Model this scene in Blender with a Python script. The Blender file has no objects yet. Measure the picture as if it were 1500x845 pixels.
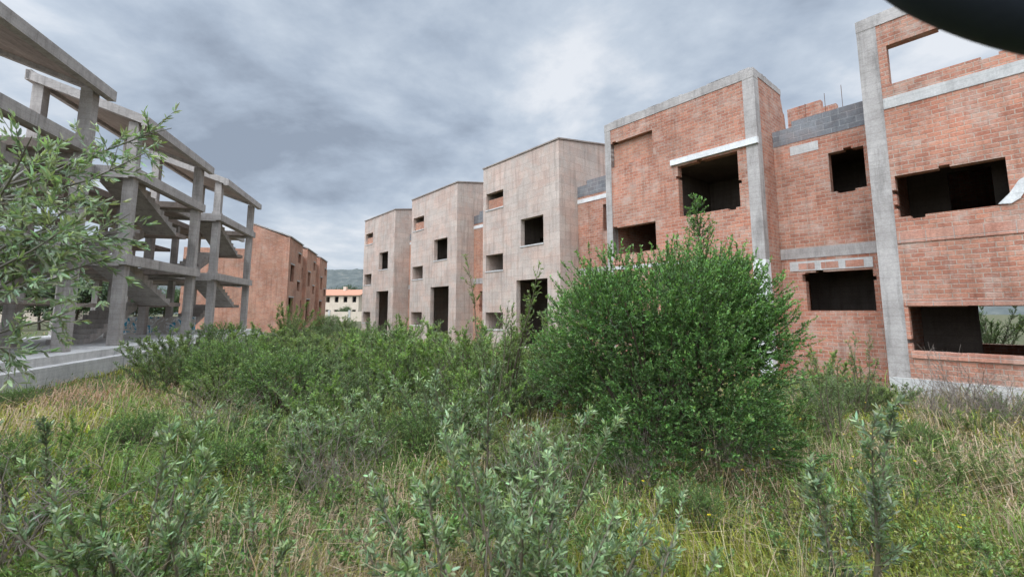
import bpy, math, random
import numpy as np
from mathutils import Matrix, Vector
random.seed(4); rng=np.random.default_rng(7)
sc=bpy.context.scene
sc.view_settings.view_transform='Standard'; sc.view_settings.look='None'; sc.view_settings.exposure=0; sc.view_settings.gamma=1

# ---------------------------------------------------------------- materials
def newmat(name):
    m=bpy.data.materials.new(name); m.use_nodes=True
    nt=m.node_tree; b=nt.nodes['Principled BSDF']; b.inputs['Roughness'].default_value=.9
    b.inputs['Specular IOR Level'].default_value=.25
    return m,nt,b
def N(nt,t,**kw):
    n=nt.nodes.new(t)
    for k,v in kw.items():
        if k in n.inputs: n.inputs[k].default_value=v
        else: setattr(n,k,v)
    return n
def ramp(nt,fac,stops):
    r=nt.nodes.new('ShaderNodeValToRGB'); e=r.color_ramp.elements
    while len(e)<len(stops): e.new(.5)
    for i,(p,c) in enumerate(stops):
        e[i].position=p; e[i].color=(c[0],c[1],c[2],1) if not isinstance(c,(int,float)) else (c,c,c,1)
    nt.links.new(fac,r.inputs[0]); return r.outputs[0]
def mix(nt,f,a,b,mode='MIX'):
    m=nt.nodes.new('ShaderNodeMix'); m.data_type='RGBA'; m.blend_type=mode
    for s,v in ((m.inputs[0],f),(m.inputs[6],a),(m.inputs[7],b)):
        if isinstance(v,bpy.types.NodeSocket): nt.links.new(v,s)
        elif isinstance(v,(int,float)): s.default_value=v
        else: s.default_value=(v[0],v[1],v[2],1)
    return m.outputs[2]
def noise(nt,vec,scale,detail=6,rough=.6,dist=0):
    n=N(nt,'ShaderNodeTexNoise'); n.inputs['Scale'].default_value=scale; n.inputs['Detail'].default_value=detail
    n.inputs['Roughness'].default_value=rough; n.inputs['Distortion'].default_value=dist
    nt.links.new(vec,n.inputs['Vector']); return n.outputs['Fac']
def mapping(nt,vec,scale=(1,1,1),loc=(0,0,0)):
    m=N(nt,'ShaderNodeMapping'); m.inputs['Scale'].default_value=scale; m.inputs['Location'].default_value=loc
    nt.links.new(vec,m.inputs['Vector']); return m.outputs[0]
def bump(nt,b,h,s=.4,d=.02,prev=None):
    n=N(nt,'ShaderNodeBump'); n.inputs['Strength'].default_value=s; n.inputs['Distance'].default_value=d
    nt.links.new(h,n.inputs['Height']); nt.links.new(n.outputs[0],b.inputs['Normal'])

def brickmat(name,c1,c2,mort,bw,bh,ms,stain=(.5,.42,.36),stainamt=.5,off=.5,bumps=.6,big=((.66),(1.15))):
    m,nt,b=newmat(name)
    tc=N(nt,'ShaderNodeTexCoord'); uv=tc.outputs['UV']; ob=N(nt,'ShaderNodeNewGeometry').outputs['Position']
    nn=N(nt,'ShaderNodeTexNoise'); nn.inputs['Scale'].default_value=1.3; nt.links.new(uv,nn.inputs['Vector'])
    vm=N(nt,'ShaderNodeVectorMath',operation='MULTIPLY_ADD'); vm.inputs[1].default_value=(.035,.035,0)
    nt.links.new(nn.outputs['Color'],vm.inputs[0]); nt.links.new(uv,vm.inputs[2])
    br=N(nt,'ShaderNodeTexBrick'); br.offset=off
    for k,v in (('Scale',1),('Mortar Size',ms),('Mortar Smooth',.4),('Bias',0),('Brick Width',bw),('Row Height',bh)): br.inputs[k].default_value=v
    br.inputs['Color1'].default_value=(*c1,1); br.inputs['Color2'].default_value=(*c2,1); br.inputs['Mortar'].default_value=(*mort,1)
    nt.links.new(vm.outputs[0],br.inputs['Vector'])
    col=br.outputs['Color']
    lum=ramp(nt,noise(nt,ob,.55,5,.65),[(.3,big[0]),(.7,big[1])])
    col=mix(nt,1,col,lum,'MULTIPLY')
    fine=ramp(nt,noise(nt,ob,22,4,.7),[(.25,.68),(.75,1.22)])
    col=mix(nt,.85,col,fine,'MULTIPLY')
    col=mix(nt,ramp(nt,noise(nt,ob,.9,4,.7,.4),[(.42,0),(.62,.55)]),col,mix(nt,1,col,(1.08,.86,.78),'MULTIPLY'))
    # dusty mortar smears, broad and fine
    st=ramp(nt,noise(nt,mapping(nt,ob,(1.2,1.2,1.6)),1.4,8,.72),[(.50,0),(.70,1)])
    sm=N(nt,'ShaderNodeMath',operation='MULTIPLY'); sm.inputs[1].default_value=stainamt; nt.links.new(st,sm.inputs[0])
    col=mix(nt,sm.outputs[0],col,stain)
    st2=ramp(nt,noise(nt,mapping(nt,ob,(1,1,2.2),(5,1,3)),4.5,8,.75),[(.56,0),(.68,1)])
    sm2=N(nt,'ShaderNodeMath',operation='MULTIPLY'); sm2.inputs[1].default_value=stainamt*.7; nt.links.new(st2,sm2.inputs[0])
    col=mix(nt,sm2.outputs[0],col,stain)
    dk=ramp(nt,noise(nt,mapping(nt,ob,(3.2,3.2,.25)),1.6,6,.65),[(.5,1),(.74,.58)])
    col=mix(nt,.8,col,dk,'MULTIPLY')
    nt.links.new(col,b.inputs['Base Color'])
    h=N(nt,'ShaderNodeMath',operation='MULTIPLY_ADD'); h.inputs[1].default_value=-1
    nt.links.new(br.outputs['Fac'],h.inputs[0]); nt.links.new(noise(nt,ob,30,5,.7),h.inputs[2])
    bump(nt,b,h.outputs[0],bumps,.02)
    return m
M_brick=brickmat('brick',(.53,.265,.18),(.39,.17,.115),(.46,.36,.29),.27,.115,.012,stain=(.50,.40,.335),stainamt=.7,big=(.70,1.12))
M_brick2=brickmat('brick_orange',(.54,.28,.185),(.45,.21,.14),(.44,.34,.27),.27,.115,.012,stainamt=.35)
M_brickflat=brickmat('brick_soldier',(.54,.29,.21),(.45,.23,.17),(.44,.36,.31),.5,.26,.012,stainamt=.35,off=0)
M_stone=brickmat('travertine_cladding',(.57,.475,.41),(.49,.405,.35),(.34,.285,.25),.78,.39,.007,stain=(.38,.31,.27),stainamt=.5,bumps=.2,big=(.82,1.06))
M_block=brickmat('concrete_block',(.24,.245,.255),(.18,.185,.195),(.33,.33,.33),.42,.2,.012,stain=(.34,.34,.34),stainamt=.3)

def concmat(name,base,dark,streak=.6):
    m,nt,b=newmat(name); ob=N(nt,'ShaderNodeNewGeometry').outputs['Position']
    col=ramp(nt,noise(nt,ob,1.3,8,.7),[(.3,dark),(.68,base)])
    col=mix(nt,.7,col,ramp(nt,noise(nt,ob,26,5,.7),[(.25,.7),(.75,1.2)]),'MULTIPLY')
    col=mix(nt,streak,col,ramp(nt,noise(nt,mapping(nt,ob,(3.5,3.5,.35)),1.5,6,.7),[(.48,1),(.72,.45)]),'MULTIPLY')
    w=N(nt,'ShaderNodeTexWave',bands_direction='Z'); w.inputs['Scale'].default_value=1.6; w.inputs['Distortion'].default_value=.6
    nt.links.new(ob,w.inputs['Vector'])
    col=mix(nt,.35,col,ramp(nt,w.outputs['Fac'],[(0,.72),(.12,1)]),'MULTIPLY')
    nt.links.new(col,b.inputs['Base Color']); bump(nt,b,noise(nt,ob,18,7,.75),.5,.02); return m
M_conc=concmat('weathered_concrete',(.49,.45,.42),(.30,.27,.25),.7)
M_concl=concmat('pale_concrete',(.62,.60,.57),(.44,.42,.40),.4)
M_slab=concmat('slab_soffit',(.40,.33,.285),(.24,.195,.17))
M_shade=concmat('interior_shade',(.18,.145,.12),(.11,.09,.075))  # indoor shade put into the colour so openings read near black
M_white=concmat('white_plaster',(.80,.79,.77),(.60,.59,.57),.3)
M_cream=concmat('cream_render',(.68,.58,.46),(.58,.48,.39),.2)
def flat(name,c,r=.8):
    m,nt,b=newmat(name); ob=N(nt,'ShaderNodeNewGeometry').outputs['Position']
    nt.links.new(mix(nt,1,c,ramp(nt,noise(nt,ob,9,5,.7),[(.2,.7),(.8,1.25)]),'MULTIPLY'),b.inputs['Base Color']); b.inputs['Roughness'].default_value=r; return m
M_rust=flat('rusty_steel',(.12,.06,.04)); M_tile=flat('terracotta_tiles',(.40,.19,.12)); M_glass=flat('dark_glass',(.03,.035,.04),.2)
M_black=flat('matte_black',(.025,.03,.042),.7)

def folmat(name,trans=.3,rough=.5):
    m,nt,b=newmat(name); a=N(nt,'ShaderNodeAttribute',attribute_name='Col')
    nt.links.new(a.outputs['Color'],b.inputs['Base Color']); b.inputs['Roughness'].default_value=rough
    b.inputs['Specular IOR Level'].default_value=.35
    t=N(nt,'ShaderNodeBsdfTranslucent'); nt.links.new(mix(nt,1,a.outputs['Color'],(1.2,1.3,.6),'MULTIPLY'),t.inputs[0])
    ms=N(nt,'ShaderNodeMixShader'); ms.inputs[0].default_value=trans
    nt.links.new(b.outputs[0],ms.inputs[1]); nt.links.new(t.outputs[0],ms.inputs[2])
    nt.links.new(ms.outputs[0],nt.nodes['Material Output'].inputs[0]); return m
M_leaf=folmat('leaves',.3,.42); M_grass=folmat('grass_blades',.32,.7)

# ---------------------------------------------------------------- mesh builder
class MB:
    def __init__(s): s.v=[];s.f=[];s.uv=[];s.m=[];s.mats=[]
    def mi(s,mat):
        if mat not in s.mats: s.mats.append(mat)
        return s.mats.index(mat)
    def face(s,pts,uvs,mat):
        i=len(s.v); s.v+=pts; s.f.append(tuple(range(i,i+len(pts)))); s.uv+=uvs; s.m.append(s.mi(mat))
    def box(s,x0,x1,y0,y1,z0,z1,mat):
        for c,(a,b) in (('x',(x0,x1)),('y',(y0,y1)),('z',(z0,z1))):
            for k,val in enumerate((a,b)):
                if c=='x': p=[(val,y0,z0),(val,y1,z0),(val,y1,z1),(val,y0,z1)]; u=[(q[1],q[2]) for q in p]
                elif c=='y': p=[(x0,val,z0),(x1,val,z0),(x1,val,z1),(x0,val,z1)]; u=[(q[0],q[2]) for q in p]
                else: p=[(x0,y0,val),(x1,y0,val),(x1,y1,val),(x0,y1,val)]; u=[(q[0],q[1]) for q in p]
                s.face(p,u,mat)
    def prism(s,poly,x0,x1,mat,axis='x'):
        P=(lambda q,x:(x,q[0],q[1])) if axis=='x' else (lambda q,x:(q[0],x,q[1]))
        for x in (x0,x1): s.face([P(q,x) for q in poly],[(q[0],q[1]) for q in poly],mat)
        n=len(poly)
        for i in range(n):
            a,b=poly[i],poly[(i+1)%n]; L=math.dist(a,b)
            s.face([P(a,x0),P(b,x0),P(b,x1),P(a,x1)],[(0,x0),(L,x0),(L,x1),(0,x1)],mat)
    def wall(s,ax,u0,u1,z0,z1,t0,t1,ops,mat,ragged=0,notch=0):
        ops=list(ops); base=list(ops)
        if ragged:
            u=u0+.3
            while u<u1-.3:
                w=random.choice([.27,.54,.4]); 
                if random.random()<ragged: ops.append((u,min(u+w,u1-.05),z1-random.choice([.1,.21,.1,.32]),z1+1))
                u+=w
        if notch:
            for (a,b,c,d) in base:
                for _ in range(notch):
                    w=random.uniform(.03,.09); h=random.choice([.115,.115,.23]); 
                    if random.random()<.6:
                        zc=random.uniform(c,d-h); 
                        if random.random()<.5: ops.append((a-w,a,zc,zc+h))
                        else: ops.append((b,b+w,zc,zc+h))
                    else:
                        uc=random.uniform(a,max(a,b-.3)); ops.append((uc,uc+.2,d,d+.06) if random.random()<.5 else (uc,uc+.27,c-.07,c))
        us=sorted({round(min(max(q,u0),u1),4) for o in ops for q in o[:2]}|{u0,u1}); zs=sorted({round(min(max(q,z0),z1),4) for o in ops for q in o[2:]}|{z0,z1})
        P=(lambda u,t,z:(u,t,z)) if ax=='x' else (lambda u,t,z:(t,u,z))
        def solid(i,j):
            if i<0 or j<0 or i>=len(us)-1 or j>=len(zs)-1: return False
            uc=(us[i]+us[i+1])/2; zc=(zs[j]+zs[j+1])/2
            return not any(o[0]<uc<o[1] and o[2]<zc<o[3] for o in ops)
        for i in range(len(us)-1):
            for j in range(len(zs)-1):
                if not solid(i,j): continue
                a,b,c,d=us[i],us[i+1],zs[j],zs[j+1]
                for t in (t0,t1): s.face([P(a,t,c),P(b,t,c),P(b,t,d),P(a,t,d)],[(a,c),(b,c),(b,d),(a,d)],mat)
                if not solid(i-1,j): s.face([P(a,t0,c),P(a,t1,c),P(a,t1,d),P(a,t0,d)],[(t0,c),(t1,c),(t1,d),(t0,d)],mat)
                if not solid(i+1,j): s.face([P(b,t0,c),P(b,t1,c),P(b,t1,d),P(b,t0,d)],[(t0,c),(t1,c),(t1,d),(t0,d)],mat)
                if not solid(i,j-1): s.face([P(a,t0,c),P(b,t0,c),P(b,t1,c),P(a,t1,c)],[(a,t0),(b,t0),(b,t1),(a,t1)],mat)
                if not solid(i,j+1): s.face([P(a,t0,d),P(b,t0,d),P(b,t1,d),P(a,t1,d)],[(a,t0),(b,t0),(b,t1),(a,t1)],mat)
    def obj(s,name,parent=None):
        me=bpy.data.meshes.new(name); me.from_pydata(s.v,[],s.f)
        for m in s.mats: me.materials.append(m)
        me.polygons.foreach_set('material_index',s.m)
        uvl=me.uv_layers.new(name='UVMap'); uvl.data.foreach_set('uv',np.array(s.uv,dtype=np.float32).ravel())
        me.update(); o=bpy.data.objects.new(name,me); sc.collection.objects.link(o)
        if parent: o.parent=parent
        return o
def empty(name,loc,rot):
    e=bpy.data.objects.new(name,None); e.location=loc; e.rotation_euler=(0,0,rot); e.empty_display_size=.5; sc.collection.objects.link(e); return e

RD=np.array([-.643,.766]); RN=np.array([.766,.643]); R0=np.array([9.72,11.7])
LD=np.array([-.2485,.9686]); LN=np.array([-.9686,-.2485]); L0=np.array([-15.26,17.4])
W=6.1; REC=2.76; PITCH=8.86

# ---------------------------------------------------------------- houses
def house(name,loc,rot,kind,H=10.1,mir=False,recess=True,W=W):
    e=empty(name,loc,rot); X=(lambda a,b:(W-b,W-a)) if mir else (lambda a,b:(a,b))
    def O(a,b,c,d): p=X(a,b); return (p[0],p[1],c,d)
    brick=M_brick if kind in('D','E') else M_brick2
    fm=M_stone if kind=='stone' else brick
    nt_=4 if kind in('D','E') else 0
    if kind=='stone': ops=[O(.3,1.85,7.8,8.75),O(3.3,5.0,5.4,6.8),O(.3,1.85,4.3,5.2),O(2.95,5.25,.3,3.65),O(.3,1.85,1.1,2.0)]
    elif kind=='E': ops=[O(.6,3.0,8.1,9.2),O(3.4,5.5,5.5,7.4),O(.5,2.45,4.5,5.6),O(.5,3.2,1.1,2.2)]
    else: ops=[O(.3,2.3,8.1,9.15),O(3.3,5.45,5.5,7.4),O(.3,2.3,4.4,5.5),O(3.3,5.6,.3,3.75),O(.3,2.0,1.1,2.0)]
    if kind=='left': ops=[O(.6,2.0,7.2,8.2),O(3.6,5.2,5.0,6.7),O(.6,2.0,4.2,5.2),O(3.3,5.4,.3,3.4)]
    b=MB(); b.wall('x',0,W,-.6,H,0,.28,ops,fm,ragged=0,notch=nt_)
    D=9
    top=7.45 if kind=='E' else H
    if kind=='D': top=7.7
    if kind=='left': top=8.0
    for x0,x1 in ((0.0,.28),(W-.28,W)):
        b.wall('y',.28,D,-.6,(top if kind!='stone' else H),x0,x1,[],fm)
        if kind=='D':
            b.wall('y',.28,2.35,top,H-.02,x0,x1,[],fm,ragged=.0)
            b.prism([(2.35,7.7),(2.35,H-.3),(2.5,H-.8),(2.62,H-.85),(2.75,8.2),(3.1,7.9),(3.1,7.7)],x0+.002,x1-.002,fm)
        if kind=='left':
            b.prism([(.28,top),(.28,H),(3.4,H+1.15),(3.4,top)],x0,x1,fm)
    bo=[(.6,5.5,.9,3.0)] if kind=='E' else []
    b.wall('x',.28,W-.28,-.6,top,D-.28,D,bo,brick)
    if kind=='D': b.wall('x',.28,W-.28,7.7,H-.1,2.1,2.34,[],brick)
    if kind=='left': b.wall('x',.28,W-.28,top,H+1.1,3.16,3.395,[],brick)
    if kind=='stone':
        b.prism([(0,H),(6,H+.95),(6,H)],0,.28,fm); b.prism([(0,H),(6,H+.95),(6,H)],W-.28,W,fm)
        b.prism([(6,H),(6,H+.95),(D,H+.5),(D,H)],0,.28,fm); b.prism([(6,H),(6,H+.95),(D,H+.5),(D,H)],W-.28,W,fm)
    if kind=='E':
        b.wall('y',.28,1.6,7.45,H-.3,0,.28,[],brick,ragged=.5)
        b.wall('y',.28,1.6,7.45,H-.3,W-.28,W,[],brick,ragged=.5)
    b.obj('walls',e)
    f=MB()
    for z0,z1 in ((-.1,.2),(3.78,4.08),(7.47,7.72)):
        f.box(.285,W-.285,.285,D-.29,z0,z1,M_shade)
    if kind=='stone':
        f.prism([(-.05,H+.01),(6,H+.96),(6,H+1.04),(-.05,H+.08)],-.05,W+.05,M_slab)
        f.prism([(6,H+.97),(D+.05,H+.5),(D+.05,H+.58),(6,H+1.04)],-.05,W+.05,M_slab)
    elif kind=='D': f.box(.285,W-.285,.285,2.09,H-.45,H-.2,M_shade)
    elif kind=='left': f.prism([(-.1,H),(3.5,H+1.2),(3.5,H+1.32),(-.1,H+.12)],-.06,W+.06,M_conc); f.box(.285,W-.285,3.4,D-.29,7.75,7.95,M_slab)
    f.wall('x',.285,W-.285,.2,3.78,3.4,3.55,([(3.6,4.6,.2,2.4)] if kind!='E' else [(1.5,5.2,.6,2.9)]),M_shade)
    f.wall('x',.285,W-.285,4.08,7.47,3.4,3.55,[(1.2,2.1,4.08,6.2)],M_shade)
    f.wall('y',.285,3.4,4.08,7.47,2.75,2.85,[(1.8,2.7,4.08,6.1)],M_shade)
    f.obj('floors',e)
    t=MB()
    if kind in('D','E'):
        p=X(W-.36,W+.006); t.box(p[0],p[1],-.012,.34,(3.7 if kind=='D' else -.6),H-.02,M_conc)
        if kind=='D': t.box(p[0]-.01,p[1]+.012,-.03,.35,-.6,3.7,M_white)
        p=X(-.006,.30 if kind!='E' else .42); t.box(p[0],p[1],-.012,.34,-.6,H-.02,M_conc)
        t.box(-.012,W+.012,-.02,.31,H-.3,H+.02,M_conc)
        for i in range(26):
            x=random.uniform(.05,W-.4); t.box(x,x+random.uniform(.1,.5),.0,.27,H+.02,H+.02+random.uniform(.01,.05),M_conc)
    if kind=='D':
        t.box(3.05,W+.03,-.09,.02,7.47,7.68,M_white)
        t.box(W-.29,W+.015,.31,2.36,H-.2,H+.01,M_conc)
        for i in range(12):
            y=random.uniform(.4,2.0); t.box(W-.27,W-.01,y,y+random.uniform(.1,.4),H+.01,H+.01+random.uniform(.02,.07),M_conc)
        t.box(.32,2.28,.19,.25,8.12,9.13,M_brick2)
        t.box(.25,2.4,-.02,.1,3.98,4.12,M_brickflat)
        t.box(.28,3.3,-.016,.1,3.76,3.9,M_concl)
    if kind=='E':
        t.box(.425,W,-.02,.05,7.45,7.75,M_concl)
        t.box(.43,W-.37,-.025,.05,3.82,4.1,M_brickflat)
        t.box(.48,3.25,-.05,.3,.93,1.09,M_brickflat)
        t.box(.0,W,-.05,.1,-.6,.42,M_concl)
        t.box(.45,3.3,-.03,.1,2.22,2.36,M_brickflat)
        t.prism([(2.25,4.52),(2.45,4.75),(2.6,5.0),(2.75,5.1),(2.75,4.9),(2.6,4.6),(2.45,4.5)],-.04,.02,M_white,axis='y')
    if kind=='stone':
        p=X(.32,1.83); t.box(p[0],p[1],.16,.24,7.82,8.4,M_brick2)
        for (a,b_,c,d) in ops:
            t.box(a-.03,b_+.03,-.035,.06,c-.07,c-.003,M_concl)
    if kind=='left':
        for (a,b_,c,d) in ops: t.box(a-.1,b_+.1,-.015,.05,d+.003,d+.15,M_conc)
    t.obj('frame',e)
    if recess:
        r=MB(); x0,x1=(-REC,0) if not mir else (W,W+REC)
        y=1.3 if kind!='left' else .35; rops=[(x0+REC-1.22,x0+REC-.33,5.75,7.0),(x0+REC-2.1,x0+REC-.38,2.1,3.3)]
        r.wall('x',x0+.003,x1-.003,-.6,7.62,y,y+.28,rops,brick,notch=3)
        r.box(x0+.003,x1-.003,y+.29,8.5,3.78,4.05,M_shade); r.box(x0+.003,x1-.003,y+.29,8.5,7.3,7.55,M_shade)
        r.wall('x',x0+.003,x1-.003,-.6,7.3,4,4.2,[],M_shade)
        r.wall('x',x0+.003,x1-.003,7.62,8.36,y-.01,y+.2,[(x0,x0+.6,8.16,9)],M_block if kind!='left' else brick)
        if kind!='left': r.box(x0+.003,x1-.003,y-.02,y+.05,3.76,4.1,M_conc)
        if kind in('D','stone'): r.box(x0+.003,x1-.003,y-.025,y+.05,7.3,7.5,M_white)
        if kind=='E':
            r.wall('x',x0+.25,x1-.36,3.36,3.66,y-.02,y+.05,[],M_concl)
            for k in range(3): r.box(x0+.5+k*.62,x0+.95+k*.62,y-.026,y+.0,3.4,3.6,M_brickflat)
            r.box(x0+.5,x0+1.3,y-.008,y+.02,7.2,7.5,M_concl)
        if kind!='left': r.wall('x',x0-.2,x0+1.35,7.55,(9.75 if kind=='E' else 9.3),3.6,3.85,[(x0+.9,x0+1.4,9.45,10.9)],brick,ragged=.1)
        if kind=='E':
            for xx,hh in ((x0+1.0,.5),(x0+1.55,.65),(x0+2.0,.75)): r.box(xx,xx+.012,y+.08,y+.092,8.3,8.36+hh,M_rust)
        r.obj('recessed_bay',e)
    return e
rotR=math.atan2(.766*-1,.643)
kinds=['E','D','stone','stone','stone']; Hs=[10.15,10.05,10.3,10.15,9.95]
for k in range(5):
    p=R0+RD*PITCH*k
    house('unfinished_brick_house' if k<2 else 'stone_clad_house',(p[0],p[1],0),rotR,kinds[k],Hs[k],recess=(k<4))
p=R0-RD*PITCH; house('unfinished_brick_house',(p[0],p[1],0),rotR,'D',10.1)
rotL=math.atan2(.9686,-.2485)
for k in range(1,4):
    p=L0+LD*(17.8+8.9*k)
    house('brick_house',(p[0],p[1],0),rotL,'left',9.3,mir=True,W=6.2)

# ---------------------------------------------------------------- concrete frames (left)
def stair(b,x0,x1,y0,y1,z0,z1,n,mat):
    dx=(x1-x0)/n; dz=(z1-z0)/n; th=.16
    for i in range(n):
        a=x0+dx*i; c=x0+dx*(i+1); zb0=z0-th+(z1-dz-z0)*(i/n); zb1=z0-th+(z1-dz-z0)*((i+1)/n)
        b.prism([(a,zb0),(c,zb1),(c,z0+dz*(i+1)),(a,z0+dz*(i+1))],y0,y1,mat,axis='y')
def frame(s0,last=False):
    p=L0+LD*s0; e=empty('concrete_frame_building',(p[0],p[1],0),rotL); Wf=6.4
    b=MB(); c=.36
    slope=(11.15-9.85)/3.6
    def zr(y): return 9.8+slope*(y+.2)
    for x in (0,Wf-c):
        b.box(x,x+c,0,c,.5,zr(0)-.12,M_conc); b.box(x,x+c,3.3,3.3+c,.5,zr(3.3)-.12,M_conc); b.box(x,x+c,7.2,7.2+c,.5,7.47,M_conc)
    b.box(2.9,2.9+.3,3.3,3.6,.5,7.47,M_conc); b.box(2.9,3.2,7.2,7.5,.5,7.47,M_conc)
    for x in (0,Wf-c):
        b.box(x-.03,x+c+.03,-.03,c+.03,4.25,4.4,M_conc); b.box(x-.03,x+c+.03,-.03,c+.03,7.76,7.95,M_conc)
    b.obj('columns',e)
    f=MB()
    f.box(-1.2,Wf+1.2,-.9,8,-.7,.5,M_concl); f.box(-1.0,Wf+1.3,-.55,7.9,.5,.75,M_concl)
    for z in (3.95,7.48):
        f.box(-.15,Wf+.15,-.1,.4,z,z+.3,M_slab); f.box(-.15,Wf+.15,3.2,7.9,z,z+.3,M_slab)
        f.box(-.15,.7,.4,3.2,z,z+.3,M_slab); f.box(5.9,Wf+.15,.4,3.2,z,z+.3,M_slab)
        f.box(-.17,Wf+.17,-.13,.12,z-.06,z+.34,M_conc)
        for x in (-.17,Wf-.08): f.box(x,x+.25,.12,7.9,z-.12,z+.33,M_conc)
        f.box(Wf+.18,8.72,1.3,7.5,z+.01,z+.27,M_slab); f.box(Wf+.18,8.72,1.22,1.42,z-.1,z+.29,M_conc)
    for z0,z1 in ((.75,4.25),(4.25,7.78)):
        zm=(z0+z1)/2
        f.box(4.9,6.0,.45,3.05,zm-.2,zm,M_slab)
        stair(f,4.9,1.0,.45,1.7,zm,z1,9,M_conc)
        stair(f,1.3,4.9,1.8,3.05,z0,zm,9,M_conc)
        f.box(.7,1.0,.45,1.7,z1-.2,z1-.02,M_slab)
        f.box(-.1,3.1,3.7,7.1,zm-.2,zm+.0,M_slab)
    f.obj('slabs_and_stairs',e)
    r=MB()
    ya,yb=-.35,3.75
    r.prism([(ya,zr(ya)),(yb,zr(yb)),(yb,zr(yb)+.16),(ya,zr(ya)+.16)],-.12,Wf+.12,M_slab)
    for x in (-.16,Wf-.14): r.prism([(ya-.04,zr(ya)-.16),(yb+.05,zr(yb)-.16),(yb+.05,zr(yb)+.2),(ya-.04,zr(ya)+.2)],x,x+.3,M_conc)
    r.box(-.17,Wf+.17,ya-.06,ya+.2,zr(ya)-.18,zr(ya)+.19,M_conc)
    r.box(-.16,Wf+.16,yb-.1,yb+.08,zr(yb)-.2,zr(yb)+.21,M_conc)
    r.obj('pitched_roof',e)
    q=MB()
    for i in range(7):
        x=random.choice([.1,Wf-.2])+random.uniform(0,.2); y=7.3+random.uniform(0,.2); q.box(x,x+.016,y,y+.016,7.7,7.8+random.uniform(.5,1.0),M_rust)
    q.obj('starter_bars',e)
for s0 in (-8.9,0,8.9): frame(s0)

gm,nt,bb=newmat('graffiti_render'); ob=N(nt,'ShaderNodeNewGeometry').outputs['Position']
col=mix(nt,ramp(nt,noise(nt,ob,1.3,2,.5,2.6),[(.54,0),(.56,1)]),(.42,.38,.34),(.05,.25,.36))
col=mix(nt,ramp(nt,noise(nt,mapping(nt,ob,(1,1,1),(7,3,1)),2.2,1,.5,3),[(.54,0),(.56,1)]),col,(.6,.6,.6)); nt.links.new(col,bb.inputs['Base Color'])
p=L0+LD*10+LN*5.2; e=empty('graffiti_wall',(p[0],p[1],0),rotL+math.pi/2)
b=MB(); b.wall('x',-4,3,.5,1.75,0,.2,[],gm,ragged=.3); b.obj('wall',e)

# ---------------------------------------------------------------- far things
def villa(x,y,w,d,h,rot,floors=2):
    e=empty('cream_villa',(x,y,0),rot); b=MB()
    ops=[(w*(i+.5)/4-.5,w*(i+.5)/4+.5,z,z+1.3) for i in range(4) for z in ([1,4] if floors==2 else [1])]
    b.wall('x',0,w,-1,h,0,.25,ops,M_cream); b.wall('x',0,w,-1,h,d-.25,d,[],M_cream)
    b.wall('y',.25,d-.25,-1,h,0,.25,[],M_cream); b.wall('y',.25,d-.25,-1,h,w-.25,w,[],M_cream)
    b.box(.25,w-.25,1.5,1.6,-1,h,M_glass)
    b.prism([(-.5,h),(d/2,h+1.5),(d+.5,h),(d/2,h+1.2)],-.5,w+.5,M_tile); b.prism([(0,h-.0),(d/2,h+1.2),(d,h)],.01,w-.01,M_cream)
    b.box(w*.3,w*.3+.7,d*.4,d*.4+.7,h,h+2.2,M_cream); b.obj('house',e)
villa(-44,104,9,9,5.6,-.2); villa(-55,118,10,9,6.4,.1); villa(-33,112,9,8,4.9,.3); villa(-38,135,11,9,8.2,0); villa(-95,80,12,9,5.5,.4); villa(-110,60,12,9,5.5,.5)
b=MB(); b.box(-60,-8,88,88.25,-1,1.9,M_cream)
for i in range(14): b.box(-60+i*4-.2,-60+i*4+.2,87.9,88.35,-1,2.2,M_concl)
b.obj('boundary_wall')

def vn(x,y,s=0):
    return (np.sin(x*1.0+1.3*s+1.7*np.sin(y*.7+s))+np.sin(y*1.3+2.1*s+1.1*np.sin(x*.9-s))+.6*np.sin(2.3*x+1.9*y+s)+.4*np.sin(4.1*x-3.3*y+2*s))/3
def gz(x,y):
    x=np.asarray(x,float); y=np.asarray(y,float)
    near=.42*np.exp(-((x)**2+(y)**2)/60)
    bumps=.10*vn(x*.5,y*.5,1)+.05*vn(x*1.6,y*1.6,2)
    far=np.hypot(x,y); return near+bumps*np.clip(60/(far+1),0,1)*.9-.0
n=260; tt=np.linspace(-1,1,n); ax=np.sinh(tt*6.2)/np.sinh(6.2)*1500
X,Y=np.meshgrid(ax,ax+8,indexing='ij'); Z=gz(X,Y)
vs=np.stack([X,Y,Z],-1).reshape(-1,3); idx=np.arange(n*n).reshape(n,n)
fs=np.stack([idx[:-1,:-1],idx[1:,:-1],idx[1:,1:],idx[:-1,1:]],-1).reshape(-1,4)
me=bpy.data.meshes.new('ground'); me.from_pydata(vs.tolist(),[],fs.tolist()); me.polygons.foreach_set('use_smooth',[True]*len(fs))
g=bpy.data.objects.new('ground',me); sc.collection.objects.link(g)
m,nt,bb=newmat('weedy_soil'); ob=N(nt,'ShaderNodeNewGeometry').outputs['Position']
col=ramp(nt,noise(nt,ob,.7,8,.7),[(.3,(.05,.065,.028)),(.5,(.09,.09,.045)),(.68,(.15,.125,.08))])
col=mix(nt,.9,col,ramp(nt,noise(nt,ob,30,6,.8),[(.25,.4),(.75,1.5)]),'MULTIPLY'); nt.links.new(col,bb.inputs['Base Color'])
bump(nt,bb,noise(nt,ob,12,8,.8),1,.08); me.materials.append(m)
m,nt,bb=newmat('wooded_hillside'); ob=N(nt,'ShaderNodeNewGeometry').outputs['Position']
nt.links.new(ramp(nt,noise(nt,ob,.12,8,.78),[(.38,(.06,.07,.068)),(.56,(.085,.095,.088)),(.66,(.15,.145,.125))]),bb.inputs['Base Color'])  # distance haze put into the colour: greyer, less green woodland
na,nr=300,22; A=np.radians(np.linspace(-85,80,na)); vs=[]
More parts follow.
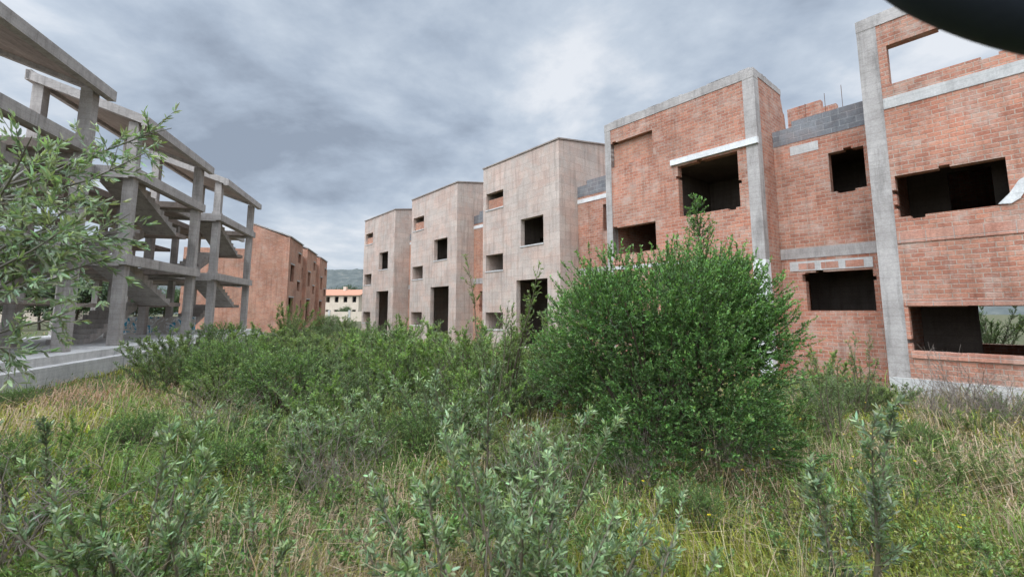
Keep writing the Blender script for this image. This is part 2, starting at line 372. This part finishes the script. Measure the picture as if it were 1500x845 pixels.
rh=random.Random(3)
for a in A:
    hh=38+9*math.sin(a*5+1)+5*math.sin(a*13)+1.5*math.sin(a*47)+1.0*math.sin(a*91)
    for j in range(nr):
        t=j/(nr-1); r=330+260*t; vs.append((math.sin(a)*r,math.cos(a)*r,-2+hh*1.35*math.sin(min(1,t*1.15)*math.pi/2)*(1 if t<.9 else .9)+rh.uniform(-.9,.9)*(t>.1)))
idx=np.arange(na*nr).reshape(na,nr); fs=np.stack([idx[:-1,:-1],idx[1:,:-1],idx[1:,1:],idx[:-1,1:]],-1).reshape(-1,4)
me=bpy.data.meshes.new('hills'); me.from_pydata(vs,[],fs.tolist()); me.materials.append(m); sc.collection.objects.link(bpy.data.objects.new('hills',me))

# ---------------------------------------------------------------- vegetation
def unit(v): return v/np.maximum(np.linalg.norm(v,axis=-1,keepdims=True),1e-9)
class Veg:
    def __init__(s): s.v=[];s.q=[];s.c=[];s.n=0
    def add(s,v,q,c): s.v.append(v); s.q.append(q+s.n); s.c.append(c); s.n+=len(v)
    def leaves(s,P,D,L,Wd,col,fold=.3):
        n=len(P); D=unit(D); S=unit(np.cross(D,rng.normal(size=(n,3)))); U=np.cross(S,D); 
        L=np.broadcast_to(L,(n,))[:,None]; w=np.broadcast_to(Wd,(n,))[:,None]
        droop=U*L*rng.uniform(-.15,.15,(n,1))
        V=np.stack([P,P+D*L*.3+S*w*.5+U*w*fold,P+D*L*.72+S*w*.38+U*w*fold+droop,P+D*L+droop*1.5,P+D*L*.72-S*w*.38+U*w*fold+droop,P+D*L*.3-S*w*.5+U*w*fold],1).reshape(-1,3)
        b=np.arange(n)[:,None]*6; q=np.concatenate([b+np.array([0,1,2,3]),b+np.array([0,3,4,5])],0)
        s.add(V,q,np.repeat(col,6,0))
    def tube(s,pts,r0,r1,col,k=3):
        pts=np.asarray(pts); m=len(pts); d=unit(np.gradient(pts,axis=0)); a=unit(np.cross(d,np.array([.3,.5,.81]))); b=np.cross(d,a)
        r=np.linspace(r0,r1,m)[:,None,None]; th=np.arange(k)/k*2*np.pi
        V=(pts[:,None]+r*(a[:,None]*np.cos(th)[None,:,None]+b[:,None]*np.sin(th)[None,:,None])).reshape(-1,3)
        i=np.arange(m-1)[:,None]*k; j=np.arange(k)[None]; jn=(j+1)%k
        q=np.stack([i+j,i+jn,i+k+jn,i+k+j],-1).reshape(-1,4); s.add(V,q,np.tile(col,(len(V),1)))
    def mesh(s,name,mat):
        V=np.concatenate(s.v).astype(np.float32); Q=np.concatenate(s.q).astype(np.int32); C=np.concatenate(s.c)
        me=bpy.data.meshes.new(name); me.vertices.add(len(V)); me.vertices.foreach_set('co',V.ravel())
        me.loops.add(Q.size); me.loops.foreach_set('vertex_index',Q.ravel()); me.polygons.add(len(Q)); me.polygons.foreach_set('loop_start',np.arange(0,Q.size,4,dtype=np.int32))
        me.polygons.foreach_set('loop_total',np.full(len(Q),4,dtype=np.int32))
        ca=me.color_attributes.new('Col','FLOAT_COLOR','POINT'); C4=np.ones((len(V),4),np.float32); C4[:,:3]=C; ca.data.foreach_set('color',C4.ravel())
        me.update(calc_edges=True); me.validate(); me.materials.append(mat); return me
def place(name,me,x,y,z=None,rot=0,sc_=(1,1,1),tilt=(0,0)):
    o=bpy.data.objects.new(name,me); o.location=(x,y,float(gz(x,y))-.04 if z is None else z); o.rotation_euler=(tilt[0],tilt[1],rot)
    o.scale=sc_ if not isinstance(sc_,(int,float)) else (sc_,)*3; sc.collection.objects.link(o); return o
def cols(n,base,var=.3,hue=.10):
    b=np.array(base)[None]*(1+rng.normal(0,var,(n,1))); b=b*(1+rng.normal(0,hue,(n,3))); return np.clip(b,.004,.8)
def curve(p0,d,L,m,bend,wig=.06):
    pts=[np.array(p0,float)]; d=unit(np.array(d,float))
    for i in range(m):
        d=unit(d+np.array(bend)/m+rng.normal(0,wig,3)); pts.append(pts[-1]+d*L/m)
    return np.array(pts)
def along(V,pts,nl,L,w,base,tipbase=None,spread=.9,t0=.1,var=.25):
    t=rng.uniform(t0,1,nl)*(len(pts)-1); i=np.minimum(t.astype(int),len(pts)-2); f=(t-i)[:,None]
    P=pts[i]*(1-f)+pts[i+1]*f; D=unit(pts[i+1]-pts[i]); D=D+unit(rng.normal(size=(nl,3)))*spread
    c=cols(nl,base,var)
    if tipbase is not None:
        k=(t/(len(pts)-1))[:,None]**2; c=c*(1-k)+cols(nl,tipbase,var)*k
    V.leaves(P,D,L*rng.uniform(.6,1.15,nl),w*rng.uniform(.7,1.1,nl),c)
def dense(name,H,R,nsh,nl,L,w,base,tip,seed,spire=None,nc=34,shl=1.0):
    global rng; rng=np.random.default_rng(seed); V=Veg(); brown=np.array([.11,.08,.06])
    ph=rng.uniform(0,2*np.pi,nc); hz=rng.uniform(.08,.92,nc)
    prof=lambda h:np.sqrt(np.clip(1-((h-.42)/.66)**2,0,1))
    C=np.stack([np.cos(ph)*R*prof(hz)*rng.uniform(.5,.82,nc),np.sin(ph)*R*prof(hz)*rng.uniform(.5,.82,nc),hz*H],-1)
    C=np.concatenate([C,[[0,0,H*.5],[.1,0,H*.3],[0,.1,H*.7]]]); rad=np.concatenate([rng.uniform(.22,.36,nc)*R,[R*.5,R*.55,R*.45]])
    for c,r in zip(C,rad):
        V.tube(curve((0+rng.normal(0,.1),rng.normal(0,.1),0),c+np.array([0,0,.2]),np.linalg.norm(c),5,(0,0,.1)),.025,.008,brown)
    for k in range(nsh):
        i=rng.integers(len(C)); o=unit(rng.normal(size=3)); p=C[i]+o*rad[i]*rng.uniform(.45,1.0)
        if p[2]<.03: continue
        L_=rng.uniform(.16,.36)*R*.5*shl; d=unit(o+np.array([0,0,.45])+unit(p-np.array([0,0,H*.4]))*.5+rng.normal(0,.3,3))
        pts=curve(p,d,L_,3,(0,0,.3)); V.tube(pts,.004,.0015,np.array([.08,.09,.04]))
        dep=np.linalg.norm((p-np.array([0,0,H*.4]))/np.array([R,R,H*.66])); hi=np.clip(p[2]/H,0,1); br=.6+.25*hi+.35*np.clip(dep,0,1.1)+rng.normal(0,.14); along(V,pts,nl,L,w,np.array(base)*br,np.array(tip)*br,.85)  # leaf colour darkened low and deep inside, painting the crown's inner shade
    if spire:
        for (sx,sy,sh,sl,sw,nsd) in spire:
            pts=curve((sx,sy,sh),(.02,0,1),sl,6,(0,0,.2),.05); V.tube(pts,.012,.003,brown,4)
            for j in range(nsd):
                t=rng.uniform(0,.97)*6; i=int(t); p=pts[i]+(pts[i+1]-pts[i])*(t-i); l=(1-t/6.6)*sw+.08
                q=curve(p,np.array([*rng.normal(0,1,2),.7]),l,3,(0,0,.6)); V.tube(q,.004,.001,brown); along(V,q,24,L,w,base,tip,.9)
    return V.mesh(name,M_leaf)
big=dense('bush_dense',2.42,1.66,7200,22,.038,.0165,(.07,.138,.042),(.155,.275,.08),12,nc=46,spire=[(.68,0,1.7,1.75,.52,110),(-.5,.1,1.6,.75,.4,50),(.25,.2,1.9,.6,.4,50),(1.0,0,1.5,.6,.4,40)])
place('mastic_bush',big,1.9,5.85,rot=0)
def airy(name,H,nst,nside,nl,L,w,base,tip,seed,spread=.55,lean=.35,sl=.4):
    global rng; rng=np.random.default_rng(seed); V=Veg(); brown=np.array([.17,.14,.10])
    for s in range(nst):
        a=rng.uniform(0,2*np.pi); ln=rng.uniform(.0,lean)*1.6; d=np.array([np.cos(a)*ln,np.sin(a)*ln,1]); hh=H*rng.uniform(.6,1.05)
        pts=curve((np.cos(a)*.12*spread*rng.uniform(0,3),np.sin(a)*.12*spread*rng.uniform(0,3),0),d,hh,7,(np.cos(a)*.25,np.sin(a)*.25,.0),.07)
        V.tube(pts,.008+.006*H,.002,brown,4)
        for j in range(nside):
            t=(rng.uniform(.12,1)**.8)*6.99; i=int(t); p=pts[i]+(pts[i+1]-pts[i])*(t-i)
            l=sl*(1.15-t/9)*rng.uniform(.5,1.1); q=curve(p,unit(pts[i+1]-pts[i])*.8+unit(rng.normal(size=3))*.8+np.array([0,0,.3]),l,4,(0,0,.25))
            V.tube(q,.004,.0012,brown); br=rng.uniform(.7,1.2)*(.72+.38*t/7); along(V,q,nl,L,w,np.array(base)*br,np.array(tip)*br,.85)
        along(V,pts[4:],nl*2,L,w,base,tip,.9)
    return V.mesh(name,M_leaf)
GG=(.13,.18,.06); GT=(.225,.30,.10); BL=(.115,.165,.075); BT=(.195,.26,.115)
med=[airy('shrub_a',1.9,20,34,22,.05,.014,GG,GT,21,lean=.55,spread=1.2),airy('shrub_b',1.8,22,34,22,.045,.012,BL,BT,22,lean=.5,spread=1.3),airy('shrub_c',2.0,14,30,20,.055,.012,(.13,.22,.06),(.24,.35,.085),23,lean=.4),
     dense('shrub_d',1.6,1.0,1500,16,.04,.014,(.09,.15,.05),(.18,.27,.08),24,shl=1.4)]
def px(x,Y): return (x-750)/655*Y
R_=random.Random(5)
lst=[(250,11.5,.85,1),(300,12,1.0,0),(345,10.5,.9,3),(390,12.5,.95,1),(430,10.2,.9,1),(470,12,1.0,0),(505,10,.95,1),(540,9,.95,2),(575,10.5,1.0,0),(610,8.6,1.0,2),(650,9.6,1.0,1),(690,8.0,.95,2),(730,8.8,1.05,0),(770,7.6,.85,1),(560,8.0,.75,1),
     (420,8.6,.8,3),(480,8.0,.75,1),(340,9.2,.75,0),(800,8.4,1.0,1),(700,12,1.1,0),(620,13,1.1,1),(560,14,1.1,3),(500,15,1.1,0),(440,16,1.1,1),(400,18,1.1,0),(370,15,1.0,2),(760,11,1.1,0),(830,10,1.2,2),(860,8.0,1.0,0),
     (270,15,1.0,1),(330,20,1.0,3),(450,22,1.2,1),(425,26,1.5,2),(500,30,1.0,1),(480,38,1.2,3),(505,45,1.2,0),(530,24,1.0,1),(590,20,1.1,2),
     (1185,8.0,.6,1),(1230,9.2,.65,0),(1280,8.6,.5,1),(1150,7.2,.55,0),(1200,10,.75,2),(40,9.5,.35,3),(1460,8.6,.4,1),(1400,7.4,.35,0),(1320,6.2,.35,3),
     (620,5.6,.5,3),(500,5.4,.45,0),(400,6.2,.55,1),(700,6.0,.6,2),(300,5.6,.45,0),(560,6.6,.6,0),(130,5.6,.4,2),(220,6.4,.45,3),(770,5.0,.5,0),(650,6.9,.6,1),(480,7,.6,2),(30,5.2,.4,3),(90,4.9,.4,0),(360,4.9,.4,3),(1000,3.9,.3,3),(1380,5.0,.35,0)]
for (x,Yd,s,k) in lst:
    s*=R_.uniform(.9,1.08); place('shrub',med[k],px(x,Yd),Yd,rot=R_.uniform(0,6.28),sc_=(s*1.05,s*1.05,s*.92))
for (s_,r_,q,k) in ((-4,12,1.3,0),(-7,13,1.5,3),(-1,13,1.4,1),(-10,14,1.6,2)):
    p=R0+RD*s_+RN*r_; place('shrub',med[k],p[0],p[1],rot=s_,sc_=q)
tall=airy('slender',2.6,5,26,16,.05,.013,GG,GT,31,lean=.12,sl=.38)
tall2=airy('slender2',2.3,7,22,14,.055,.012,(.14,.20,.08),(.23,.30,.13),32,lean=.2,sl=.35)
for (x,Yd,s,k) in [(735,7.4,1.15,0),(715,6.6,.9,1),(800,8.4,.95,1),(850,7.6,.95,0),(600,9.5,.85,1),(425,24,1.1,0),(1245,8.3,.75,1),(560,9.6,.75,0),(660,8.2,.75,0),(1210,6.6,.6,1)]:
    place('sapling',[tall,tall2][k],px(x,Yd),Yd,rot=R_.uniform(0,6.28),sc_=s)
OL=(.17,.225,.12); OT=(.28,.36,.18)
ol=[airy('olive_a',1.2,9,13,17,.062,.016,OL,OT,41,lean=.5,sl=.3),airy('olive_b',1.15,12,12,16,.058,.017,OL,OT,42,lean=.6,sl=.28,spread=1.4),airy('olive_c',1.5,3,26,16,.052,.015,(.17,.22,.13),(.27,.34,.19),43,lean=.10,sl=.28),
    airy('olive_d',.8,8,10,14,.05,.016,(.14,.22,.085),(.24,.34,.12),44,lean=.7,sl=.25)]
for (x,Yd,s,k) in [(240,2.7,.9,0),(330,2.5,.75,1),(420,2.9,.7,3),(700,2.35,.85,1),(760,2.6,.9,0),(850,2.4,.75,1),(640,3.2,.85,3),(1225,2.85,1.0,2),(900,2.9,.7,3),(480,4.6,.85,0),(700,4.2,1.0,2),(800,3.6,.9,0),(420,4.8,.8,3),(100,3.6,.8,2),(30,3.2,.75,3),(180,4.4,.8,3),(1380,3.3,.5,3),(1470,2.8,.55,3),(1150,3.2,.6,3),(560,5.6,.9,1),(650,5.8,1.0,0),(330,6.2,.8,1),(560,3.0,.6,3),(520,3.6,.6,3),(1000,3.0,.5,3),(270,3.6,.7,3),(1300,4.2,.5,3),(1230,3.6,.8,3)]:
    place('olive_sapling',ol[k],px(x,Yd),Yd,rot=R_.uniform(0,6.28),sc_=s)
rng=np.random.default_rng(51); V=Veg(); bk=np.array([.2,.18,.15])
trunk=curve((0,0,0),(0.02,0,1),2.7,8,(.1,0,0),.04); V.tube(trunk,.05,.025,bk,8)
for j in range(26):
    t=rng.uniform(.55,1)*7.9; i=int(t); p=trunk[i]+(trunk[i+1]-trunk[i])*(t-i); a=rng.uniform(0,2*np.pi) if j%3 else rng.uniform(-.6,.6)
    l=rng.uniform(.5,1.05); q=curve(p,(np.cos(a),np.sin(a),rng.uniform(-.1,1.2)),l,7,(0,0,rng.uniform(-.3,.4)),.08); V.tube(q,.012,.003,bk,5)
    for k in range(14):
        t2=rng.uniform(.3,1)*6.99; i2=int(t2); p2=q[i2]; d=unit(q[i2+1]-q[i2])*.7+unit(rng.normal(size=3))*.8
        w=curve(p2,d,rng.uniform(.16,.34),4,(0,0,rng.uniform(-.5,.2))); V.tube(w,.003,.0012,bk); along(V,w,15,.066,.016,(.19,.24,.15),(.30,.37,.21),.75)
place('olive_tree',V.mesh('olive_tree',M_leaf),-3.5,2.75)
rng=np.random.default_rng(61); V=Veg()
for s in range(40):
    a=rng.uniform(0,6.28); q=curve((rng.normal(0,.12),rng.normal(0,.12),0),(np.cos(a)*.6,np.sin(a)*.6,1),rng.uniform(.7,1.6),6,(0,0,.1),.14); V.tube(q,.007,.0025,np.array([.26,.21,.18]))
    for j in range(5):
        i=rng.integers(2,6); w=curve(q[i],unit(rng.normal(size=3))+np.array([0,0,.6]),rng.uniform(.2,.5),4,(0,0,.1),.15); V.tube(w,.004,.0015,np.array([.28,.23,.2]))
tw=V.mesh('twigs',M_leaf)
for (x,Yd,s) in [(1390,9.0,1.0),(1350,8.0,.7),(1440,8.0,.8),(1060,4.9,.5),(930,4.7,.45),(1130,5.2,.45),(10,3.0,.8),(330,7.2,.7),(780,4.4,.6),(500,4.2,.6)]: place('dead_bush',tw,px(x,Yd),Yd,rot=R_.uniform(0,6),sc_=s)

def tree(name,H,R,seed,base,tip):
    global rng; rng=np.random.default_rng(seed); V=Veg(); bk=np.array([.1,.08,.06]); t=curve((0,0,0),(0,0,1),H*.6,6,(0,0,0),.06); V.tube(t,.2,.09,bk,7)
    for c in range(16):
        a=rng.uniform(0,6.28); p=t[rng.integers(3,7)]; l=R*rng.uniform(.6,1.05); q=curve(p,(np.cos(a),np.sin(a),rng.uniform(.2,1.3)),l,5,(0,0,.2),.08); V.tube(q,.07,.02,bk,4)
        n=420; P=q[-1]+rng.normal(size=(n,3))*np.array([.26,.26,.18])*R; br=rng.uniform(.7,1.25); V.leaves(P,rng.normal(size=(n,3)),.3,.16,cols(n,np.array(base)*br,.3))
    return V.mesh(name,M_leaf)
tr=[tree('tree_a',7,3,71,(.08,.12,.05),0),tree('tree_b',8,3.4,72,(.07,.10,.055),0)]
for (x,Yd,s) in [(60,48,.7),(110,52,.8),(150,60,.9),(20,60,.9),(200,55,.6),(240,70,.8),(290,75,.8),(180,80,1.1),(512,150,1.3),(528,140,1.0),(490,170,1.3),(470,125,.7),(503,98,.45),(540,160,1.4),(330,80,.8),(100,85,1.2),(-40,50,.9)]:
    place('tree',tr[R_.randint(0,1)],px(x,Yd),Yd,z=-.2,rot=R_.uniform(0,6),sc_=s)

# ---------------------------------------------------------------- grass
rng=np.random.default_rng(81)
def grass(Nn,rmin,rmax,hbase,wbase,kind):
    r=rmin*(rmax/rmin)**rng.uniform(0,1,Nn); th=np.radians(rng.uniform(-66,66,Nn)); x=r*np.sin(th); y=r*np.cos(th)
    P2=np.stack([x,y],-1); rr=(P2-R0)@RN; lr=(P2-L0)@LN; ls=(P2-L0)@LD
    keep=(rr<-.02)&~((lr>-.95)&(lr<8)&(ls>-10.2)&(ls<70))
    x,y,r=x[keep],y[keep],r[keep]; n=len(x); lr=lr[keep]
    clump=vn(x*2.1,y*2.1,3); zone=vn(x*.8,y*.8,5)
    def gs(cx,cy,s): return np.exp(-((x-cx)**2+(y-cy)**2)/(2*s*s))
    dry=.20+.5*zone+.35*clump+.9*gs(-9.3,11,1.3)+.8*gs(-.9,3.2,.5)+.5*gs(5.5,6,1.5)+.7*gs(2,4.6,.7)+.5*gs(-2.4,3.6,.4)-1.0*gs(1.3,2.8,.9)-.4*gs(-4,4.5,1.0)+.35*gs(8,8,2)
    isdry=rng.uniform(0,1,n)<np.clip(dry,.05,.92)
    if kind=='stalk': isdry=rng.uniform(0,1,n)<.7
    c=np.where(isdry[:,None],cols(n,(.37,.28,.18),.28,.05),cols(n,(.155,.225,.052),.3,.08))
    pink=gs(-9.3,11,1.6)[:,None]; c=np.where(isdry[:,None],c*(1-pink)+np.array([[.42,.25,.17]])*pink*rng.uniform(.7,1.2,(n,1)),c)
    yel=(vn(x*.9+4,y*.9,8)>.3)&~isdry; c[yel]*=np.array([1.6,1.15,.75])
    h=hbase*rng.uniform(.35,1.2,n)*(1+.6*clump)*(1+.25*(r>5))*np.where(lr>-2.5,.6,1); h=np.clip(h,.05,1.2); w=wbase*(.75+r*.16)*rng.uniform(.6,1.3,n)
    a=rng.uniform(0,2*np.pi,n)*.5+3*vn(x*3,y*3,4); bd=rng.uniform(.2,1.4,n)*np.where(isdry,1.25,.95); dx=np.stack([np.cos(a),np.sin(a),np.zeros(n)],-1)
    b=rng.uniform(0,2*np.pi,n); sd=np.stack([np.cos(b),np.sin(b),np.zeros(n)],-1)*w[:,None]*.5; up=np.array([[0,0,1.]])
    B=np.stack([x,y,gz(x,y)-.03],-1); M=B+up*h[:,None]*.6+dx*(h*bd*.25)[:,None]; T=B+up*(h*(1-.5*bd))[:,None]+dx*(h*bd*.85)[:,None]
    Vv=np.stack([B-sd,B+sd,M+sd*.8,M-sd*.8,T+sd*.12,T-sd*.12],1).reshape(-1,3); i=np.arange(n)[:,None]*6
    q=np.concatenate([i+np.array([0,1,2,3]),i+np.array([3,2,4,5])],0)
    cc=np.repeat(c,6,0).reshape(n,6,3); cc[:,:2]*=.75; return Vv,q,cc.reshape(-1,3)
V=Veg()
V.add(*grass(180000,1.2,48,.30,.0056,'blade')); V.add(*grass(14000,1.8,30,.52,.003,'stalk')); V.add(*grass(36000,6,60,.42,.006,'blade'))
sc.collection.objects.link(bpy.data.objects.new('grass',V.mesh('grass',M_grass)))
V=Veg(); n=15000; r=1.8*(24/1.8)**rng.uniform(0,1,n); th=np.radians(rng.uniform(-60,60,n)); x=r*np.sin(th); y=r*np.cos(th)
sel=(vn(x*1.1,y*1.1,12)>-.2)&(((np.stack([x,y],-1)-R0)@RN)<-.3)&(((np.stack([x,y],-1)-L0)@LN)<-1.6)
for xx,yy in zip(x[sel],y[sel]):
    hh=rng.uniform(.15,.48); yl=vn(xx*.8,yy*.8,14); base=(.22,.24,.055) if yl>.3 else ((.115,.185,.052) if yl>-.3 else (.14,.21,.08))
    q=curve((xx,yy,float(gz(xx,yy))-.02),(*rng.normal(0,.45,2),1),hh,3,(0,0,0),.1); V.tube(q,.003,.001,np.array([.14,.13,.06])); along(V,q,22,.034,.014,base,None,1.3,.15)
sc.collection.objects.link(bpy.data.objects.new('weeds',V.mesh('weeds',M_leaf)))
V=Veg(); n=70; x=rng.uniform(1,9,n); y=rng.uniform(2.4,8,n); k=((np.stack([x,y],-1)-R0)@RN)<-.5; x,y=x[k],y[k]; n=len(x)
for i in range(n):
    P=np.tile([x[i],y[i],float(gz(x[i],y[i]))+rng.uniform(.25,.5)],(6,1)); a=np.arange(6)*1.047; V.leaves(P,np.stack([np.cos(a),np.sin(a),np.full(6,.4)],-1),.014,.009,np.tile([.75,.6,.04],(6,1)))
    V.tube(np.array([P[0]-[0,0,.4],P[0]-[.01,0,.2],P[0]]),.0015,.001,np.array([.1,.14,.04]))
sc.collection.objects.link(bpy.data.objects.new('yellow_wildflowers',V.mesh('flowers',M_leaf)))

cu=bpy.data.curves.new('dark_near_tube','CURVE'); cu.dimensions='3D'; cu.bevel_depth=.055; cu.bevel_resolution=8; cu.use_fill_caps=True  # dark tube near the camera, standing for an unidentified corner object
pts=[(.45,.62,3.06),(.51,.6,2.67),(.64,.58,2.54),(.83,.56,2.475),(1.08,.54,2.465),(1.43,.5,2.57),(1.85,.45,2.88)]
sp=cu.splines.new('NURBS'); sp.points.add(len(pts)-1); sp.order_u=4; sp.use_endpoint_u=True
for q,pp in zip(sp.points,pts): q.co=(*pp,1)
cu.materials.append(M_black); sc.collection.objects.link(bpy.data.objects.new('dark_near_tube',cu))

# ---------------------------------------------------------------- world, sun, camera
w=bpy.data.worlds.new('World'); sc.world=w; w.use_nodes=True; nt=w.node_tree; bg=nt.nodes['Background']; bg.inputs[1].default_value=.1
sky=N(nt,'ShaderNodeTexSky'); sky.sky_type='NISHITA'; sky.sun_disc=False; sky.sun_elevation=math.radians(50); sky.sun_rotation=math.radians(215)
tc=N(nt,'ShaderNodeTexCoord'); sep=N(nt,'ShaderNodeSeparateXYZ'); nt.links.new(tc.outputs['Generated'],sep.inputs[0])
za=N(nt,'ShaderNodeMath',operation='MAXIMUM'); za.inputs[1].default_value=0; nt.links.new(sep.outputs[2],za.inputs[0])
zb=N(nt,'ShaderNodeMath',operation='ADD'); zb.inputs[1].default_value=.22; nt.links.new(za.outputs[0],zb.inputs[0])
dv=N(nt,'ShaderNodeVectorMath',operation='DIVIDE'); nt.links.new(tc.outputs['Generated'],dv.inputs[0])
cb=N(nt,'ShaderNodeCombineXYZ'); 
for i in range(3): nt.links.new(zb.outputs[0],cb.inputs[i])
nt.links.new(cb.outputs[0],dv.inputs[1])
v=mapping(nt,dv.outputs[0],(1,1,.0),(3.1,1.7,0))
n1=noise(nt,v,1.1,7,.52,.35); n2=noise(nt,v,3.2,6,.6,.2)
ad=N(nt,'ShaderNodeMath',operation='MULTIPLY_ADD'); ad.inputs[1].default_value=.35; nt.links.new(n2,ad.inputs[0]); nt.links.new(n1,ad.inputs[2])
cl=ramp(nt,ad.outputs[0],[(.50,(.32,.38,.475)),(.60,(.45,.53,.645)),(.69,(.59,.67,.775)),(.79,(.84,.88,.94))])
br=ramp(nt,sep.outputs[2],[(0,.25),(.62,.25),(.95,1.0)])  # sky brightened overhead, above the view, to add fill light
brs=N(nt,'ShaderNodeVectorMath',operation='SCALE'); brs.inputs[3].default_value=4.0; nt.links.new(br,brs.inputs[0])
cl=mix(nt,1,cl,brs.outputs[0],'MULTIPLY'); 
for nd in nt.nodes:
    if nd.type=='MIX': nd.clamp_result=False
hz=ramp(nt,sep.outputs[2],[(0,.7),(.22,0)]); cl=mix(nt,hz,cl,(.66,.72,.79))
dt=N(nt,'ShaderNodeVectorMath',operation='DOT_PRODUCT'); dt.inputs[1].default_value=tuple(Vector((-.42,-.62,.66)).normalized()); nt.links.new(tc.outputs['Generated'],dt.inputs[0])
mx=N(nt,'ShaderNodeMath',operation='MAXIMUM'); mx.inputs[1].default_value=0; nt.links.new(dt.outputs['Value'],mx.inputs[0])
pw=N(nt,'ShaderNodeMath',operation='POWER'); pw.inputs[1].default_value=2.5; nt.links.new(mx.outputs[0],pw.inputs[0])
gl=N(nt,'ShaderNodeMath',operation='MULTIPLY_ADD'); gl.inputs[1].default_value=29; gl.inputs[2].default_value=10; nt.links.new(pw.outputs[0],gl.inputs[0])  # broad sky glow added behind the camera, out of view, to light facades
sc10=N(nt,'ShaderNodeVectorMath',operation='SCALE'); nt.links.new(gl.outputs[0],sc10.inputs[3]); nt.links.new(cl,sc10.inputs[0])
fin=mix(nt,.93,sky.outputs[0],sc10.outputs[0]); nt.links.new(fin,bg.inputs[0])
su=bpy.data.lights.new('sun','SUN'); su.energy=1.1; su.angle=math.radians(35); su.color=(1,.96,.9); so=bpy.data.objects.new('sun',su); sc.collection.objects.link(so)
so.rotation_euler=Vector((.42,.62,-.8)).to_track_quat('-Z','Y').to_euler()
cam=bpy.data.cameras.new('camera'); co=bpy.data.objects.new('camera',cam); sc.collection.objects.link(co); sc.camera=co
cam.sensor_width=36; cam.lens=36*650/1500; cam.shift_y=-44/1500; cam.clip_end=5000; cam.clip_start=.02
co.location=(0,0,2.1); co.rotation_euler=(math.radians(90+6.7),0,0)
cam.dof.use_dof=True; cam.dof.focus_distance=9; cam.dof.aperture_fstop=2.8
